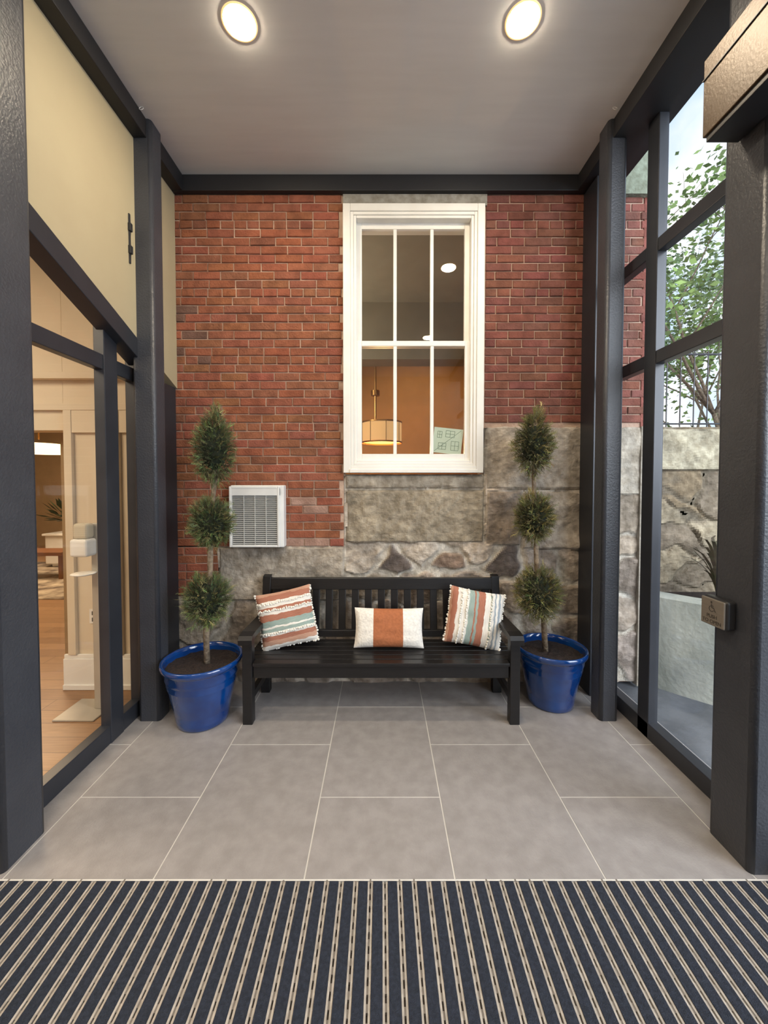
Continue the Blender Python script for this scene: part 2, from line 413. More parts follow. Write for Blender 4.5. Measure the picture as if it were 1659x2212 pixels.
# ------------------------------------------------------------------ door operator header
M_bronze=mat('bronze_cover',c(76,60,42),.42,metal=.25,col2=c(70,55,38),bump=.1,bscale=90)
b=MB(); b.box(1.352,1.50,-.6,1.665,3.055,3.37,0); 
O=b.make('door_operator',M_bronze,origin=(1.43,.5,3.055),bevel=.004,label='long bronze metal automatic door operator box under the ceiling',category='door operator')
MB().box(1.36,1.495,-.59,1.655,3.03,3.055).make('underside_track',M_beam,origin=(1.43,.5,3.03),parent=O,bevel=.003)
MB().box(1.347,1.352,-.6,1.665,3.285,3.29).make('seam',M_beam,origin=(1.35,.5,3.28),parent=O)

# ------------------------------------------------------------------ push button
PB=empty('push_button',(1.505,1.675,.965),'accessible door push plate with wheelchair symbol on dark column','door button')
MB().box(1.458,1.505,1.612,1.738,.97,1.10).make('housing',mat('black_plastic',c(38,38,40),.35),origin=(1.505,1.675,.97),parent=PB,bevel=.014,seg=4)
M_steel=mat('brushed_steel',c(128,120,110),.45,metal=.3,stretch=(1,1,20))
MB().box(1.450,1.460,1.617,1.733,.976,1.094).make('plate',M_steel,origin=(1.455,1.675,.976),parent=PB,bevel=.004,seg=3)
M_ink2=mat('engraving',c(58,54,50),.6)
sy=MB()
def onplate(u,v): return (1.4490,1.675-u,1.035+v)
def ribbon(pts,t):
    for (a,b_) in zip(pts[:-1],pts[1:]):
        d=Vector((b_[0]-a[0],b_[1]-a[1])); 
        if d.length<1e-6: continue
        nrm=Vector((-d.y,d.x)).normalized()*t/2
        q=[(a[0]+nrm.x,a[1]+nrm.y),(a[0]-nrm.x,a[1]-nrm.y),(b_[0]-nrm.x,b_[1]-nrm.y),(b_[0]+nrm.x,b_[1]+nrm.y)]
        sy.add([onplate(*k) for k in q],[(0,1,2,3)])
ribbon([(.012*math.cos(a)-.002,.012*math.sin(a)+.015) for a in [math.radians(100+i*15) for i in range(17)]],.0028)
ribbon([(-.003,.037),(-.001,.020),(.010,.020),(.016,.006),(.020,.007)],.0032); ribbon([(-.002,.029),(.009,.029)],.0025)
sy.add([onplate(-.003+.0045*math.cos(i*math.pi/6),.044+.0045*math.sin(i*math.pi/6)) for i in range(12)],[tuple(range(12))])
sy.make('wheelchair_symbol',M_ink2,origin=(1.449,1.675,1.03),parent=PB)
for txt,zz in (('PUSH',1.010),('TO OPEN',.987)):
    cu=bpy.data.curves.new('t','FONT'); cu.body=txt; cu.size=.022; cu.align_x='CENTER'; cu.extrude=.0003
    to=bpy.data.objects.new('t',cu); COL.objects.link(to)
    dg=bpy.context.evaluated_depsgraph_get(); me=bpy.data.meshes.new_from_object(to.evaluated_get(dg))
    bpy.data.objects.remove(to)
    me.materials.clear(); me.materials.append(M_ink2)
    o=bpy.data.objects.new('lettering',me); COL.objects.link(o); o.parent=PB
    o.rotation_euler=(math.pi/2,0,-math.pi/2); o.location=Vector((1.4492,1.675,zz))-Vector(PB['_w'])

# ------------------------------------------------------------------ recessed lights
M_down=mat('downlight_lens',c(255,240,210),.5,emis=400,ecol=(1,.84,.62,1))
M_ring=mat('halo_glow_ring',c(240,220,180),.5,emis=1.0,ecol=(1,.58,.20,1))  # amber glow put into the ring in place of the lens halo
for lx,ly in ((-.723,2.02),(.713,2.01),(-.72,.2),(.71,.2)):
    R=empty('recessed_light',(lx,ly,3.94),'round recessed ceiling downlight glowing warm white','light',group='ceiling downlights')
    b=MB(); b.lathe([(.088,0),(.087,-.003),(.076,-.004),(.076,0)],lx,ly,3.94,40); b.make('trim_ring',M_ring,origin=(lx,ly,3.94),parent=R,smooth=True)
    b=MB(); b.lathe([(.076,-.0035),(.06,-.0085),(.03,-.0120),(.0005,-.013)],lx,ly,3.94,40)
    b.make('lens',M_down,origin=(lx,ly,3.93),parent=R,smooth=True)

# ------------------------------------------------------------------ wall vent heater
V=empty('wall_vent',(-.965,3.03,1.095),'white metal louvered wall vent mounted on brick','vent')
b=MB(); b.box(-1.165,-.755,2.955,3.035,1.10,1.58)
b.make('housing',M_vent,origin=(-.96,2.99,1.10),parent=V,bevel=.008)
b=MB(); b.box(-1.15,-.80,2.949,2.956,1.125,1.50,1)
z=1.13
while z<1.49:
    b.hexa([(-1.15,2.940,z),(-.80,2.940,z),(-.80,2.952,z+.004),(-1.15,2.952,z+.004),(-1.15,2.940,z+.005),(-.80,2.940,z+.005),(-.80,2.952,z+.009),(-1.15,2.952,z+.009)],0); z+=.0155
for vx in (-1.15,-1.06,-.975,-.89,-.804): b.box(vx,vx+.004,2.938,2.95,1.125,1.50)
b.make('grille',[M_slat,M_ventd],origin=(-.97,2.945,1.13),parent=V)
b=MB(); b.frame(-1.168,-.782,1.105,1.572,.018,2.932,2.956); b.box(-1.168,-.782,2.934,2.956,1.50,1.56); b.make('front_bezel',M_vent,origin=(-.97,2.945,1.1),parent=V,bevel=.004)

# ------------------------------------------------------------------ bench
BN=empty('bench',(-.005,2.72,0),'black painted wooden slatted garden bench against stone wall','bench')
bx0,bx1=-.921,.911
b=MB()
for i in range(6):
    y=2.490+i*.067; b.box(bx0+.005 if i else bx0+.07,bx1-.005 if i else bx1-.07,y,y+.060,.393,.415)
b.make('seat',M_bench,origin=(0,2.7,.40),parent=BN,bevel=.004)
b=MB(); b.box(bx0+.068,bx1-.068,2.515,2.545,.305,.392); b.make('apron',M_bench,origin=(0,2.53,.31),parent=BN,bevel=.004)
b=MB(); b.box(bx0+.06,bx1-.06,2.885,2.91,.315,.392); b.make('apron',M_bench,origin=(0,2.89,.31),parent=BN,bevel=.004)
def yb(z): return 2.895+max(0,z-.40)*.13
for sx in (bx0,bx1-.066):
    b=MB(); b.box(sx,sx+.066,2.497,2.557,0,.565); b.make('leg',M_bench,origin=(sx+.03,2.53,0),parent=BN,bevel=.005)
    b=MB(); b.box(sx,sx+.066,2.885,2.945,0,.40)
    b.hexa([(sx,yb(.4)-.01,.40),(sx+.062,yb(.4)-.01,.40),(sx+.062,yb(.4)+.05,.40),(sx,yb(.4)+.05,.40),(sx,yb(.88)-.0,.875),(sx+.062,yb(.88),.875),(sx+.062,yb(.88)+.04,.885),(sx,yb(.88)+.04,.885)])
    b.make('leg',M_bench,origin=(sx+.03,2.91,0),parent=BN,bevel=.004)
    b=MB()
    prof=[(2.462,.545,.578),(2.48,.563,.602),(2.54,.572,.610),(2.66,.575,.607),(2.80,.573,.603),(2.92,.575,.605)]
    ax0,ax1=sx-.012,sx+.078
    for q,r_ in zip(prof[:-1],prof[1:]):
        b.hexa([(ax0,q[0],q[1]),(ax1,q[0],q[1]),(ax1,r_[0],r_[1]),(ax0,r_[0],r_[1]),(ax0,q[0],q[2]),(ax1,q[0],q[2]),(ax1,r_[0],r_[2]),(ax0,r_[0],r_[2])])
    b.make('armrest',M_bench,origin=(sx+.03,2.7,.57),parent=BN)
    b=MB(); b.box(sx+.015,sx+.05,2.557,2.885,.315,.39); b.box(sx+.015,sx+.05,2.557,2.885,.13,.18)
    b.make('side_rail',M_bench,origin=(sx+.03,2.7,.15),parent=BN,bevel=.004)
b=MB(); X0,X1=bx0+.062,bx1-.062
def slantbox(xa,xb,za,zb,t,off=0):
    b.hexa([(xa,yb(za)+off,za),(xb,yb(za)+off,za),(xb,yb(za)+off+t,za),(xa,yb(za)+off+t,za),(xa,yb(zb)+off,zb),(xb,yb(zb)+off,zb),(xb,yb(zb)+off+t,zb),(xa,yb(zb)+off+t,zb)])
slantbox(X0,X1,.775,.862,.034,0); slantbox(X0,X1,.425,.475,.03,0)
n=17; sp=(X1-X0)/n
for i in range(n):
    xc=X0+sp*(i+.5); slantbox(xc-.027,xc+.027,.47,.78,.018,.008)
b.make('backrest',M_bench,origin=(0,2.93,.43),parent=BN,bevel=.004)

# ------------------------------------------------------------------ pillows
def stripe_mat(name,axis,stops,noise_amt=.02,nb=(1,1,1)):
    m=bpy.data.materials.new(name); m.use_nodes=True; nt=m.node_tree; N=nt.nodes; L=nt.links; B=N['Principled BSDF']
    B.inputs['Roughness'].default_value=.9
    tc=N.new('ShaderNodeTexCoord'); sp_=N.new('ShaderNodeSeparateXYZ'); L.new(tc.outputs['Object'],sp_.inputs[0])
    nz=N.new('ShaderNodeTexNoise'); nz.inputs['Scale'].default_value=25; L.new(tc.outputs['Object'],nz.inputs['Vector'])
    ms=N.new('ShaderNodeMath'); ms.operation='MULTIPLY_ADD'; ms.inputs[1].default_value=noise_amt; L.new(nz.outputs['Fac'],ms.inputs[0]); L.new(sp_.outputs[axis],ms.inputs[2])
    mr=N.new('ShaderNodeMapRange'); mr.inputs[1].default_value=-.2; mr.inputs[2].default_value=.2; L.new(ms.outputs[0],mr.inputs[0])
    cr=N.new('ShaderNodeValToRGB'); cr.color_ramp.interpolation='CONSTANT'; L.new(mr.outputs[0],cr.inputs[0])
    e=cr.color_ramp.elements; e[0].position=stops[0][0]; e[0].color=stops[0][1]; e[1].position=stops[1][0]; e[1].color=stops[1][1]
    for p_,cc in stops[2:]: q=e.new(p_); q.color=cc
    wv=N.new('ShaderNodeTexNoise'); wv.inputs['Scale'].default_value=60; mp=N.new('ShaderNodeMapping'); mp.inputs['Scale'].default_value=nb
    L.new(tc.outputs['Object'],mp.inputs[0]); L.new(mp.outputs[0],wv.inputs['Vector'])
    m2=N.new('ShaderNodeMix'); m2.data_type='RGBA'; m2.blend_type='MULTIPLY'; m2.inputs[0].default_value=.45
    m3=N.new('ShaderNodeMapRange'); m3.inputs[1].default_value=.3; m3.inputs[2].default_value=.7; m3.inputs[3].default_value=.65; m3.inputs[4].default_value=1.1
    L.new(wv.outputs['Fac'],m3.inputs[0]); L.new(cr.outputs[0],m2.inputs[6]); L.new(m3.outputs[0],m2.inputs[7]); L.new(m2.outputs[2],B.inputs['Base Color'])
    bp=N.new('ShaderNodeBump'); bp.inputs['Strength'].default_value=.6; bp.inputs['Distance'].default_value=.006; L.new(wv.outputs['Fac'],bp.inputs['Height']); L.new(bp.outputs[0],B.inputs['Normal'])
    return m
rust=c(172,114,92); peach=c(198,154,130); cream=c(236,231,222); sage=c(152,170,162); grey=c(160,170,178); oran=c(172,104,66)
Ma=stripe_mat('woven_stripes',2,[(0,cream),(.12,peach),(.20,rust),(.27,cream),(.34,sage),(.40,cream),(.43,sage),(.53,rust),(.60,rust),(.64,cream),(.70,rust),(.76,cream),(.87,rust),(.96,peach)],nb=(.3,1,4))
Mb_=stripe_mat('woven_stripes_upright',0,[(0,peach),(.08,rust),(.17,cream),(.30,cream),(.38,sage),(.47,rust),(.50,sage),(.54,rust),(.66,cream),(.76,sage),(.79,cream),(.83,grey),(.86,cream),(.90,grey),(.94,cream)],nb=(4,1,.3))
Mc=stripe_mat('cream_leather_panel',0,[(0,cream),(.22,oran),(.75,cream)],noise_amt=0,nb=(1,1,1))
M_tuft=mat('cream_yarn',c(238,234,224),.95)
def pillow(loc,w_,h_,t,rot,matl,label,tufts):
    E=empty('throw_pillow',loc,label,'pillow',rot)
    b=MB(); n=28
    def P_(i,j,s):
        u=-1+2*i/n; v=-1+2*j/n
        th=t/2*(max(0,(1-u**4)*(1-v**4)))**.55*(1-.12*(u*u+v*v))
        pu=1-.05*(1-v*v)*abs(u)**3; pv=1-.05*(1-u*u)*abs(v)**3
        wr=noise.noise(Vector((u*2.3+loc[0]*5,v*2.3,s)))*.012*(1-u*u)*(1-v*v)
        return (u*w_/2*pu,s*th+wr,v*h_/2*pv)
    for s in (-1,1):
        vs=[P_(i,j,s) for j in range(n+1) for i in range(n+1)]
        fs=[(j*(n+1)+i,j*(n+1)+i+1,(j+1)*(n+1)+i+1,(j+1)*(n+1)+i) for j in range(n) for i in range(n)]
        if s>0: fs=[f_[::-1] for f_ in fs]
        b.add(vs,fs)
    o=b.make('cover',matl,smooth=True); o.parent=E; o.location=(0,0,0)
    tb=MB()
    def surf(u,v,s=-1):
        i=(u+1)/2*n; j=(v+1)/2*n; return P_(i,j,s)
    for (kind,val) in tufts:
        for q in range(26):
            tt=-1+2*(q+.5)/26
            u,v=(tt,val) if kind=='row' else (val,tt)
            if abs(val)<.95:
                x_,y_,z_=surf(u+random.uniform(-.01,.01),v+random.uniform(-.02,.02))
                for rr in range(2):
                    tb.ball((x_+random.uniform(-.004,.004),y_-.003,z_+random.uniform(-.006,.006)),random.uniform(.0055,.008),n=6)
            else:
                x_,y_,z_=surf(max(-1,min(1,u)),max(-1,min(1,v)))
                tb.ball((x_+random.uniform(-.004,.004),random.uniform(-.006,.004),z_+random.uniform(-.005,.005)),random.uniform(.006,.009),n=6,sc=(1.2,1,1))
    if tb.v:
        o=tb.make('tassel_trim',M_tuft,smooth=True,kind='stuff'); o.parent=E; o.location=(0,0,0)
    return E
R=math.radians
pillow((-.688,2.755,.625),.40,.40,.13,(R(-14),R(-11),R(6)),Ma,'square woven pillow with rust, cream and sage horizontal stripes and tufts',[('row',.62),('row',.36),('row',-.42),('col',-1),('col',1),('row',-.97)])
pillow((.05,2.74,.558),.50,.275,.11,(R(-16),R(0.5),0),Mc,'cream lumbar pillow with burnt orange leather centre panel',[])
pillow((.670,2.76,.622),.40,.40,.13,(R(-14),R(9),R(-6)),Mb_,'square woven pillow with upright rust, cream and sage stripes and tufts',[('col',-.55),('col',-.36),('col',.52),('col',-1),('col',1)])

# ------------------------------------------------------------------ topiaries
def topiary(cx,cy,Rr,H,trunk,balls,label,olive=0):
    T=empty('potted_topiary',(cx,cy,0),label,'potted plant')
    b=MB(); k=Rr
    prof=[(.001,0),(.60*k,0),(.635*k,.008),(.645*k,.03),(.66*k,.045),(.655*k,.055),(.675*k,.07),(.67*k,.08),(.69*k,.095),(.74*k,.15),(.80*k,.22),(.838*k,.26),(.85*k,.268),(.845*k,.278),(.868*k,.29),(.862*k,.300),(.885*k,.312),(.90*k,.33),(.905*k,H-.055),(.93*k,H-.045),(.985*k,H-.035),(1.0*k,H-.018),(.99*k,H-.004),(.96*k,H),(.92*k,H-.006),(.905*k,H-.03),(.88*k,H-.10)]
    b.lathe(prof,cx,cy,0,72); b.make('pot',M_blue,origin=(cx,cy,0),parent=T,smooth=True)
    s=MB(); vs=[];nr=14;na=40
    for i in range(nr+1):
        for j in range(na):
            r=.90*k*i/nr; a=2*math.pi*j/na; x=cx+r*math.cos(a); y=cy+r*math.sin(a)
            vs.append((x,y,H-.055+noise.noise(Vector((x*30,y*30,0)))*.012+.012*(1-i/nr)))
    s.add(vs,[(i*na+j,i*na+(j+1)%na,(i+1)*na+(j+1)%na,(i+1)*na+j) for i in range(nr) for j in range(na)])
    s.make('soil',M_soil,origin=(cx,cy,H-.05),parent=T,smooth=True)
    tk=MB(); tk.tube(trunk,[.021-.012*i/(len(trunk)-1) for i in range(len(trunk))],10)
    tk.tube([(p[0]+.012*math.sin(i*1.7),p[1]-.012*math.cos(i*1.7),p[2]) for i,p in enumerate(trunk)],[.012]*len(trunk),8)
    tk.make('trunk',M_bark,origin=trunk[0],parent=T,smooth=True)
    for (x,y,z,rx,rz,point) in balls:
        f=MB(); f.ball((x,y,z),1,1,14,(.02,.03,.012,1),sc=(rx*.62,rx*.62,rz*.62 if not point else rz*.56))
        N=2200
        for q in range(N):
            ct=random.uniform(-1,1); a=random.uniform(0,2*math.pi); st=math.sqrt(1-ct*ct)
            d=Vector((st*math.cos(a),st*math.sin(a),ct))
            bump=1+.26*noise.noise(d*2.6+Vector((x*9,z*7,0)))+.18*noise.noise(d*6+Vector((z,x,3)))
            rr=random.uniform(.60,.92)*bump
            tap=1.0
            if point: tap=1-.38*max(0,d.z)-.05*max(0,-d.z)
            p0=Vector((x+d.x*rx*rr*tap,y+d.y*rx*rr*tap,z+d.z*rz*rr*(1.0 if not point or d.z<.6 else 1.08)))
            sh=random.random()
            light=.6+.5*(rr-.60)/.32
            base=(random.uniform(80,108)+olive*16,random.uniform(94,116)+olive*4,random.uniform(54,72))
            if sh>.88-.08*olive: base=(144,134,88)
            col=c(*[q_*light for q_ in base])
            dirn=(d+Vector((random.uniform(-.7,.7),random.uniform(-.7,.7),random.uniform(-.4,.9)))).normalized()
            Ls=random.uniform(.026,.058)
            side=dirn.orthogonal().normalized(); side=(Matrix.Rotation(random.uniform(0,6.28),3,dirn)@side)
            tip=p0+dirn*Ls
            wv=side*.0022
            f.add([p0-wv,p0+wv,tip],[(0,1,2)],0,col)
            for m_ in range(5):
                q0=p0+dirn*Ls*(.15+.16*m_)
                sd=(side*(1 if m_%2 else -1)*.9+dirn*.9+Vector((0,0,random.uniform(-.3,.3)))).normalized()
                q1=q0+sd*Ls*random.uniform(.28,.45)
                f.add([q0-dirn*.0020,q0+dirn*.0020,q1],[(0,1,2)],0,col)
        f.make('foliage',[M_leaf,M_core],origin=(x,y,z),parent=T,colors=True)
lx,ly=-1.215,2.575
topiary(lx,ly,.258,.425,[(lx+.03,ly,.36),(lx+.025,ly,.6),(lx+.05,ly,.9),(-1.15,ly,1.1),(-1.15,ly,1.35),(-1.12,ly,1.65),(-1.13,ly,1.9)],
 [(-1.18,ly,.815,.150,.178,False),(-1.145,ly,1.335,.136,.168,False),(-1.12,ly,1.83,.134,.262,True)],'triple ball cedar topiary in glossy cobalt blue pot beside column')
rx_,ry_=1.232,2.772
topiary(rx_,ry_,.245,.415,[(rx_-.04,ry_,.36),(rx_-.055,ry_,.6),(rx_-.10,ry_,.85),(1.12,ry_,1.1),(1.10,ry_,1.35),(1.09,ry_,1.65),(1.09,ry_,1.9)],
 [(1.135,ry_,.80,.162,.205,False),(1.10,ry_,1.345,.134,.180,False),(1.09,ry_,1.88,.142,.232,True)],'triple ball cedar topiary in glossy blue pot at end of bench',1)

# ------------------------------------------------------------------ lobby seen through the left glass
M_wood=bpy.data.materials.new('oak_planks'); M_wood.use_nodes=True
nt=M_wood.node_tree; N=nt.nodes; L=nt.links; B=N['Principled BSDF']; B.inputs['Roughness'].default_value=.4
tc=N.new('ShaderNodeTexCoord'); bt=N.new('ShaderNodeTexBrick'); bt.inputs['Scale'].default_value=1; bt.inputs['Brick Width'].default_value=1.2; bt.inputs['Row Height'].default_value=.14; bt.inputs['Mortar Size'].default_value=.002
bt.inputs['Color1'].default_value=c(190,148,106); bt.inputs['Color2'].default_value=c(164,124,86); bt.inputs['Mortar'].default_value=c(110,80,56)
L.new(tc.outputs['Object'],bt.inputs['Vector'])
nz=N.new('ShaderNodeTexNoise'); nz.inputs['Scale'].default_value=6; mp=N.new('ShaderNodeMapping'); mp.inputs['Scale'].default_value=(1,14,1); L.new(tc.outputs['Object'],mp.inputs[0]); L.new(mp.outputs[0],nz.inputs['Vector'])
m2=N.new('ShaderNodeMix'); m2.data_type='RGBA'; m2.blend_type='MULTIPLY'; m2.inputs[0].default_value=.4
L.new(bt.outputs['Color'],m2.inputs[6]); L.new(nz.outputs['Fac'],m2.inputs[7]); L.new(m2.outputs[2],B.inputs['Base Color'])
M_cream=mat('cream_panel_paint',c(222,208,184),.6,col2=c(217,202,178),scale=2)
M_tan=mat('tan_wall_paint',c(160,136,104),.8)
MB().box(-9,-1.76,-2.5,10,-.05,-.001).make('floor.002',M_wood,**ST)
MB().box(-9,-1.76,-2.5,10,3.6,3.7).make('ceiling.002',mat('lobby_ceiling_paint',c(150,130,104),.8),**ST)
b=MB(); b.box(-2.44,-1.76,2.96,3.1,0,3.6); b.box(-5.2,-2.44,2.96,3.1,2.0,3.6); b.box(-9,-5.2,2.96,3.1,0,3.6)
b.box(-2.42,-2.36,2.93,2.96,.27,2.15); b.box(-2.08,-2.0,2.93,2.96,.27,2.15); b.box(-2.36,-1.76,2.935,2.96,1.98,2.15)
b.box(-5.2,-1.76,2.93,2.96,2.15,2.2); b.box(-5.2,-1.76,2.90,2.96,2.38,2.43)
b.make('wall_lobby',M_cream,bevel=.003,**ST)
b=MB(); b.box(-2.46,-1.76,2.93,2.96,0,.24); b.box(-2.46,-1.76,2.92,2.96,0,.04); b.box(-2.46,-1.76,2.94,2.96,.24,.27); b.make('baseboard_lobby',M_white,bevel=.004,**ST)
MB().box(-9,-2.31,9.6,9.7,0,3.6).make('wall_lobby_far',M_tan,**ST)
MB().box(-9.1,-9,-2.5,9.7,0,3.6).make('wall_lobby_side',M_tan,**ST)
MB().box(-2.6,-2.42,3.12,9.6,0,3.6).make('wall_lobby_inner',M_tan,**ST)
MB().box(-9,-1.76,-2.6,-2.5,0,3.6).make('wall_lobby_entry',M_cream,**ST)
MB().box(-7.2,-3.5,5.2,7.6,0,.012).make('area_rug',mat('patterned_rug',c(188,172,148),.95,col2=c(96,80,68),scale=5,detail=10),label='mottled beige and brown area rug on oak floor',category='rug')
BE=empty('wooden_bench',(-5.65,6.4,.012),'small low wooden bench standing on lobby rug','bench')
M_wd=mat('walnut',c(120,76,44),.5)
MB().box(-6.1,-5.2,6.2,6.6,.40,.46).make('seat',M_wd,origin=(-5.65,6.4,.4),parent=BE,bevel=.006)
for qx in (-6.06,-5.28):
    for qy in (6.24,6.52): MB().box(qx,qx+.05,qy,qy+.05,.012,.40).make('leg',M_wd,origin=(qx,qy,0),parent=BE)
CT=empty('side_table',(-5.95,7.3,.012),'white cube side table holding vase of leaves','table')
b=MB(); b.box(-6.25,-5.65,7.1,7.55,.07,.60); b.box(-6.18,-5.72,7.16,7.5,.012,.07); b.make('body',M_white,origin=(-5.95,7.3,.07),parent=CT,bevel=.02)
MB().box(-6.28,-5.62,7.07,7.58,.60,.64).make('table_top',M_white,origin=(-5.95,7.3,.6),parent=CT,bevel=.008)
PL=empty('vase_plant',(-5.95,7.3,.64),'leafy branches in a small vase on table','plant')
MB().lathe([(.05,0),(.09,.08),(.07,.2),(.05,.24)],-5.95,7.3,.64,24).make('vase',M_white,origin=(-5.95,7.3,.64),parent=PL,smooth=True)
b=MB()
for q in range(90):
    a=random.uniform(0,6.28); e=random.uniform(.1,1.3); r=random.uniform(.2,.55); o_=Vector((-5.95,7.3,.86)); t_=o_+Vector((math.cos(a)*math.cos(e),math.sin(a)*math.cos(e),math.sin(e)))*r
    sd=Vector((-math.sin(a),math.cos(a),.3)).normalized()*.045; mid=(o_*.25+t_*.75)
    b.add([o_*.5+t_*.5,mid-sd,t_,mid+sd],[(0,1,2,3)],0)
b.make('leaves',mat('dark_leaf',c(50,66,36),.6),origin=(-5.95,7.3,.86),parent=PL)
LP=empty('drum_pendant',(-4.8,5.4,3.6),'glowing drum pendant lamp hanging in the lobby','lamp')
MB().tube([(-4.8,5.4,3.6),(-4.8,5.4,2.2)],[.01,.01]).make('rod',M_brass,origin=(-4.8,5.4,2.2),parent=LP)
b=MB(); b.lathe([(.30,2.0),(.30,2.13),(.29,2.13)],-4.8,5.4,0,40); b.lathe([(.29,2.01),(.001,2.01)],-4.8,5.4,0,40); b.make('lamp_shade',M_bulb,origin=(-4.8,5.4,2.0),parent=LP,smooth=True)
SS=empty('sanitizer_stand',(-2.06,2.66,0),'freestanding silver hand sanitizer dispenser stand on oak floor','sanitizer stand')
M_sil=mat('silver_paint',c(184,176,162),.4,metal=.2)
b=MB(); b.box(-2.21,-1.93,2.53,2.79,0,.012); b.make('base',M_sil,origin=(-2.07,2.66,0),parent=SS,bevel=.005)
b=MB(); b.box(-2.02,-1.975,2.66,2.69,.012,1.32); b.make('pole',M_sil,origin=(-2,2.67,0),parent=SS,bevel=.004)
b=MB(); b.lathe([(.001,0),(.06,0),(.075,.008),(.07,.012),(.001,.01)],-2.03,2.6,.975,28); b.make('drip_tray',M_white,origin=(-2.01,2.6,.975),parent=SS,smooth=True)
b=MB(); b.box(-2.095,-1.975,2.56,2.66,1.10,1.22); b.make('dispenser',M_white,origin=(-2.01,2.6,1.1),parent=SS,bevel=.018,seg=3)
b=MB(); b.box(-2.085,-1.985,2.575,2.655,1.22,1.325); b.make('bottle',mat('clear_plastic',c(204,194,172),.15),origin=(-2.01,2.6,1.2),parent=SS,bevel=.02,seg=3)
b=MB(); b.box(-2.265,-2.195,2.951,2.958,.51,.62); b.box(-2.245,-2.215,2.948,2.951,.525,.555,1); b.box(-2.245,-2.215,2.948,2.951,.575,.605,1)
b.make('wall_outlet',[M_white,M_ventd],origin=(-2.23,2.95,.51),label='white electrical outlet plate on cream wall',category='outlet')

# ------------------------------------------------------------------ outdoors
MB().box(1.76,18,-4,18,-.12,-.04).make('pavement',mat('wet_concrete',c(104,107,112),.4,col2=c(78,81,86),scale=5,bump=.3),label='grey damp concrete pavement outside the glass wall',category='pavement',kind='stuff')
rw=MB(); seeds2=[]
rnd=random.Random(4); zz=.12; rr=0
while zz<1.75:
    xx=1.9+(.25 if rr%2 else 0)
    while xx<5.6:
        tcol=rnd.choice([(146,134,114),(128,116,100),(158,146,124),(106,96,84),(138,122,98)])
        seeds2.append((xx+rnd.uniform(-.16,.16),zz+rnd.uniform(-.09,.09),tcol)); xx+=rnd.uniform(.3,.65)
    zz+=.24; rr+=1
stone_field(rw,2.07,5.4,0,2.10,3.50,[(1.9,3.3,1.70,2.08,(176,168,146),.04),(3.32,5.5,1.70,2.08,(168,160,138),.04)],seeds2,step=.018,mi=0,mort=(124,114,98),warp=.12,joint=.002)
rw.box(2.07,5.4,3.5,3.9,0,2.085,0,c(150,144,128))
rw.make('retaining_wall',M_stone,colors=True,label='weathered granite block retaining wall outside the glass',category='wall')
RL=empty('railing',(3.6,3.7,2.08),'thin dark metal railing on top of stone wall','railing')
b=MB(); b.tube([(2.2,3.7,2.82),(5.3,3.7,2.82)],[.010]*2,8); b.tube([(2.2,3.7,2.16),(5.3,3.7,2.16)],[.008]*2,8); b.make('rail',M_char,origin=(3.6,3.7,2.1),parent=RL)
b=MB(); x=2.2
while x<5.3: b.tube([(x,3.7,2.085),(x,3.7,2.85)],[.006]*2,6); x+=.13
b.make('balusters',M_char,origin=(3.6,3.7,2.1),parent=RL,kind='stuff')
M_conc=mat('pale_concrete',c(180,182,172),.75,col2=c(138,142,134),scale=3,bump=.5,bscale=30,detail=12)
PC=empty('concrete_planter',(3.0,2.9,-.04),'curved pale concrete planter wall against granite retaining wall','planter')
b=MB(); cxp,cyp=4.0,4.6; vs=[]; A0=math.pi+math.acos(1.88/2.39); A1=math.pi+math.radians(95); nn=40
for i in range(nn+1):
    a=A0+(A1-A0)*i/nn
    for (r,z) in ((2.39,-.04),(2.39,.69),(2.37,.71),(2.27,.71),(2.25,.69),(2.25,-.04)): vs.append((cxp+r*math.cos(a),cyp+r*math.sin(a),z))
fs=[(i*6+k_,i*6+(k_+1)%6,(i+1)*6+(k_+1)%6,(i+1)*6+k_) for i in range(nn) for k_ in range(6)]
fs+= [tuple(range(6)),tuple(nn*6+k_ for k_ in range(5,-1,-1))]
b.add(vs,fs); b.make('shell',M_conc,origin=(3.0,2.9,-.04),parent=PC)
b=MB(); top=[]; 
for i in range(nn+1):
    a=A0+(A1-A0)*i/nn; top.append((cxp+2.26*math.cos(a),cyp+2.26*math.sin(a),.60))
n0=len(top); far=[(p_[0],3.42,.62) for p_ in top]
b.add(top+far,[(i,i+1,n0+i+1,n0+i) for i in range(nn)]); b.make('soil',M_soil,origin=(3.0,3.0,.6),parent=PC)
M_strap=mat('purple_green_leaf',c(78,84,60),.6,col2=c(84,68,62),scale=12)
def strap(cx,cy,z0,nl,hgt):
    b=MB()
    for i in range(nl):
        a=random.uniform(0,6.28); L_=random.uniform(.5,1)*hgt; out=random.uniform(.12,.45)*L_
        pts=[]; 
        for k_ in range(7):
            t=k_/6; rad=out*t*t*1.1; zz=z0+L_*(t-.35*t*t*t)
            pts.append(Vector((cx+rad*math.cos(a),min(3.40,cy+rad*math.sin(a)),zz)))
        sd=Vector((-math.sin(a),math.cos(a),0)); vs=[];
        for k_,p_ in enumerate(pts):
            wd=.013*math.sin(math.pi*(.12+.88*(1-k_/6)))+.001; vs+=[p_-sd*wd,p_+sd*wd]
        b.add(vs,[(2*k_,2*k_+1,2*k_+3,2*k_+2) for k_ in range(6)])
    b.make('strap_leaf_plant',M_strap,origin=(cx,cy,z0),label='dark strap leaved plant growing in concrete planter',category='plant',group='planter plants')
strap(2.76,3.14,.61,34,.85); strap(3.35,3.05,.61,20,.75)

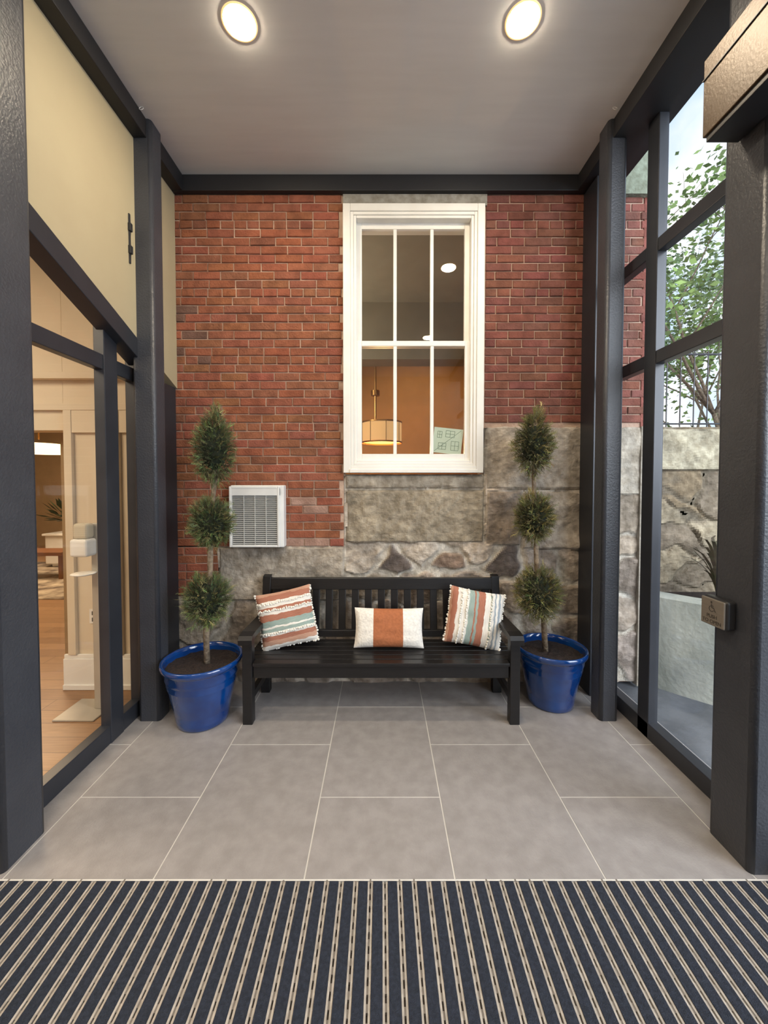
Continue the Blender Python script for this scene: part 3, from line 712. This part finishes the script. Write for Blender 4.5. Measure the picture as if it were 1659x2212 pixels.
def tree(bx,by,h,seed,label,leafc,nlf=26,dens=1.0,spread=.16):
    rn=random.Random(seed); T=empty('tree',(bx,by,-.04),label,'tree'); tr=MB(); lf=MB()
    def br(p,d,L_,r,dep):
        pts=[p];q=p.copy();dd=d.copy()
        for i in range(4):
            dd=(dd+Vector((rn.uniform(-.16,.16),rn.uniform(-.16,.16),rn.uniform(-.05,.12)))).normalized(); q=q+dd*L_/4; pts.append(q.copy())
        tr.tube(pts,[r*(1-.12*i) for i in range(5)],6)
        if dep>=2:
            for _ in range(nlf if dep>2 else nlf*3):
                o_=pts[rn.randint(1,4)]+Vector((rn.gauss(0,spread),rn.gauss(0,spread),rn.gauss(0,spread*.75)))*(1 if dep>2 else 1.6)
                a=Vector((rn.uniform(-1,1),rn.uniform(-1,1),rn.uniform(-.6,.4))).normalized(); s_=a.orthogonal().normalized()
                s_=Matrix.Rotation(rn.uniform(0,6.28),3,a)@s_
                l_=rn.uniform(.06,.10)*dens; m_=o_+a*l_*.5
                g_=rn.uniform(.75,1.2); col=c(*[min(255,k_*g_) for k_ in leafc])
                lf.add([o_,m_-s_*l_*.30,o_+a*l_,m_+s_*l_*.30],[(0,1,2,3)],0,col)
        if dep<4:
            for _ in range(3 if dep else 6):
                nd=(dd+Vector((rn.uniform(-.9,.9),rn.uniform(-.9,.9),rn.uniform(-.45,.4)))).normalized()
                br(pts[rn.randint(2,4)],nd,L_*rn.uniform(.5,.68),r*.5,dep+1)
    br(Vector((bx,by,-.04)),Vector((0,0,1)),h*.45,.06,0)
    tr.make('trunk',M_bark,origin=(bx,by,-.04),parent=T,smooth=True)
    lf.make('leaves',mat('tree_leaf',(1,1,1,1),.6,attr=True),origin=(bx,by,2),parent=T,colors=True)
tree(6.0,6.4,8.4,3,'leafy green tree with slender branches behind the stone wall',(140,166,92),22,1.35,.24)
tree(11.2,13.4,13,8,'tall green tree with fine leaves beyond the railing',(136,160,108),28,2.3,.4)

# ------------------------------------------------------------------ world and lamps
W=bpy.data.worlds.new('World'); S.world=W; W.use_nodes=True; nt=W.node_tree; N=nt.nodes; L=nt.links
bg=N['Background']; tc=N.new('ShaderNodeTexCoord')
nz=N.new('ShaderNodeTexNoise'); nz.inputs['Scale'].default_value=3.5; nz.inputs['Detail'].default_value=7; L.new(tc.outputs['Generated'],nz.inputs['Vector'])
cr=N.new('ShaderNodeValToRGB'); cr.color_ramp.elements[0].position=.42; cr.color_ramp.elements[1].position=.62
cr.color_ramp.elements[0].color=(.44,.66,.94,1); cr.color_ramp.elements[1].color=(1,1,1,1)
L.new(nz.outputs['Fac'],cr.inputs[0]); L.new(cr.outputs[0],bg.inputs['Color']); bg.inputs['Strength'].default_value=1.35

def area(name,loc,size,power,col,target=None):
    l=bpy.data.lights.new(name,'AREA'); l.shape='RECTANGLE'; l.size=size[0]; l.size_y=size[1]; l.energy=power; l.color=col
    o=bpy.data.objects.new(name,l); COL.objects.link(o); o.location=loc
    if target: o.rotation_euler=(Vector(target)-Vector(loc)).to_track_quat('-Z','Y').to_euler()
    return o
area('lobby_fill',(-3.8,.2,3.58),(2.5,2.5),170,(1,.82,.58))  # unseen area light added to brighten the lobby
area('lobby_fill.001',(-5.2,6.0,3.58),(2,2),220,(1,.76,.50))  # second added light, brightens the far lobby without a fixture
area('room_fill',(.6,5.9,3.84),(1.2,1.2),20,(1,.72,.40))  # added light with no fixture, warms the room behind the window
area('daylight_fill',(4.6,-1.6,3.4),(4,4),540,(.86,.93,1),(-.3,2.4,1.2))  # added area light outside the glass, stands in for daylight to brighten the room
area('entry_fill',(-1.12,-.6,3.91),(.55,2.6),55,(1,.95,.88),(-.7,.2,0))  # added fill behind the camera, unseen and without a ceiling fixture
def point(name,loc,pw,col,r=.06):
    l=bpy.data.lights.new(name,'POINT'); l.energy=pw; l.color=col; l.shadow_soft_size=r
    o=bpy.data.objects.new(name,l); COL.objects.link(o); o.location=loc
point('pendant_bulb',(0,5.3,1.95),60,(1,.56,.24))
point('room_point_fill',(-1.3,4.2,2.9),60,(1,.92,.76),.15)  # added point light, no bulb here; lifts the room ceiling
sl=bpy.data.lights.new('sun','SUN'); sl.energy=1.1; sl.angle=math.radians(20); sl.color=(1,.97,.92)
so=bpy.data.objects.new('sun',sl); COL.objects.link(so); so.rotation_euler=Vector((0,1,-.9)).to_track_quat('-Z','Y').to_euler(); so.location=(3,-4,8)

# ------------------------------------------------------------------ camera
cd=bpy.data.cameras.new('camera'); cam=bpy.data.objects.new('camera',cd); COL.objects.link(cam)
cd.sensor_fit='HORIZONTAL'; cd.sensor_width=36; cd.lens=36*831/1659
cd.shift_x=4.5/1659; cd.shift_y=-43/1659; cd.clip_start=.05
cam.location=(0,0,1.61); cam.rotation_euler=(math.radians(90-1.6),0,0)
S.camera=cam
for o in bpy.data.objects:
    if '_w' in o.keys(): del o['_w']
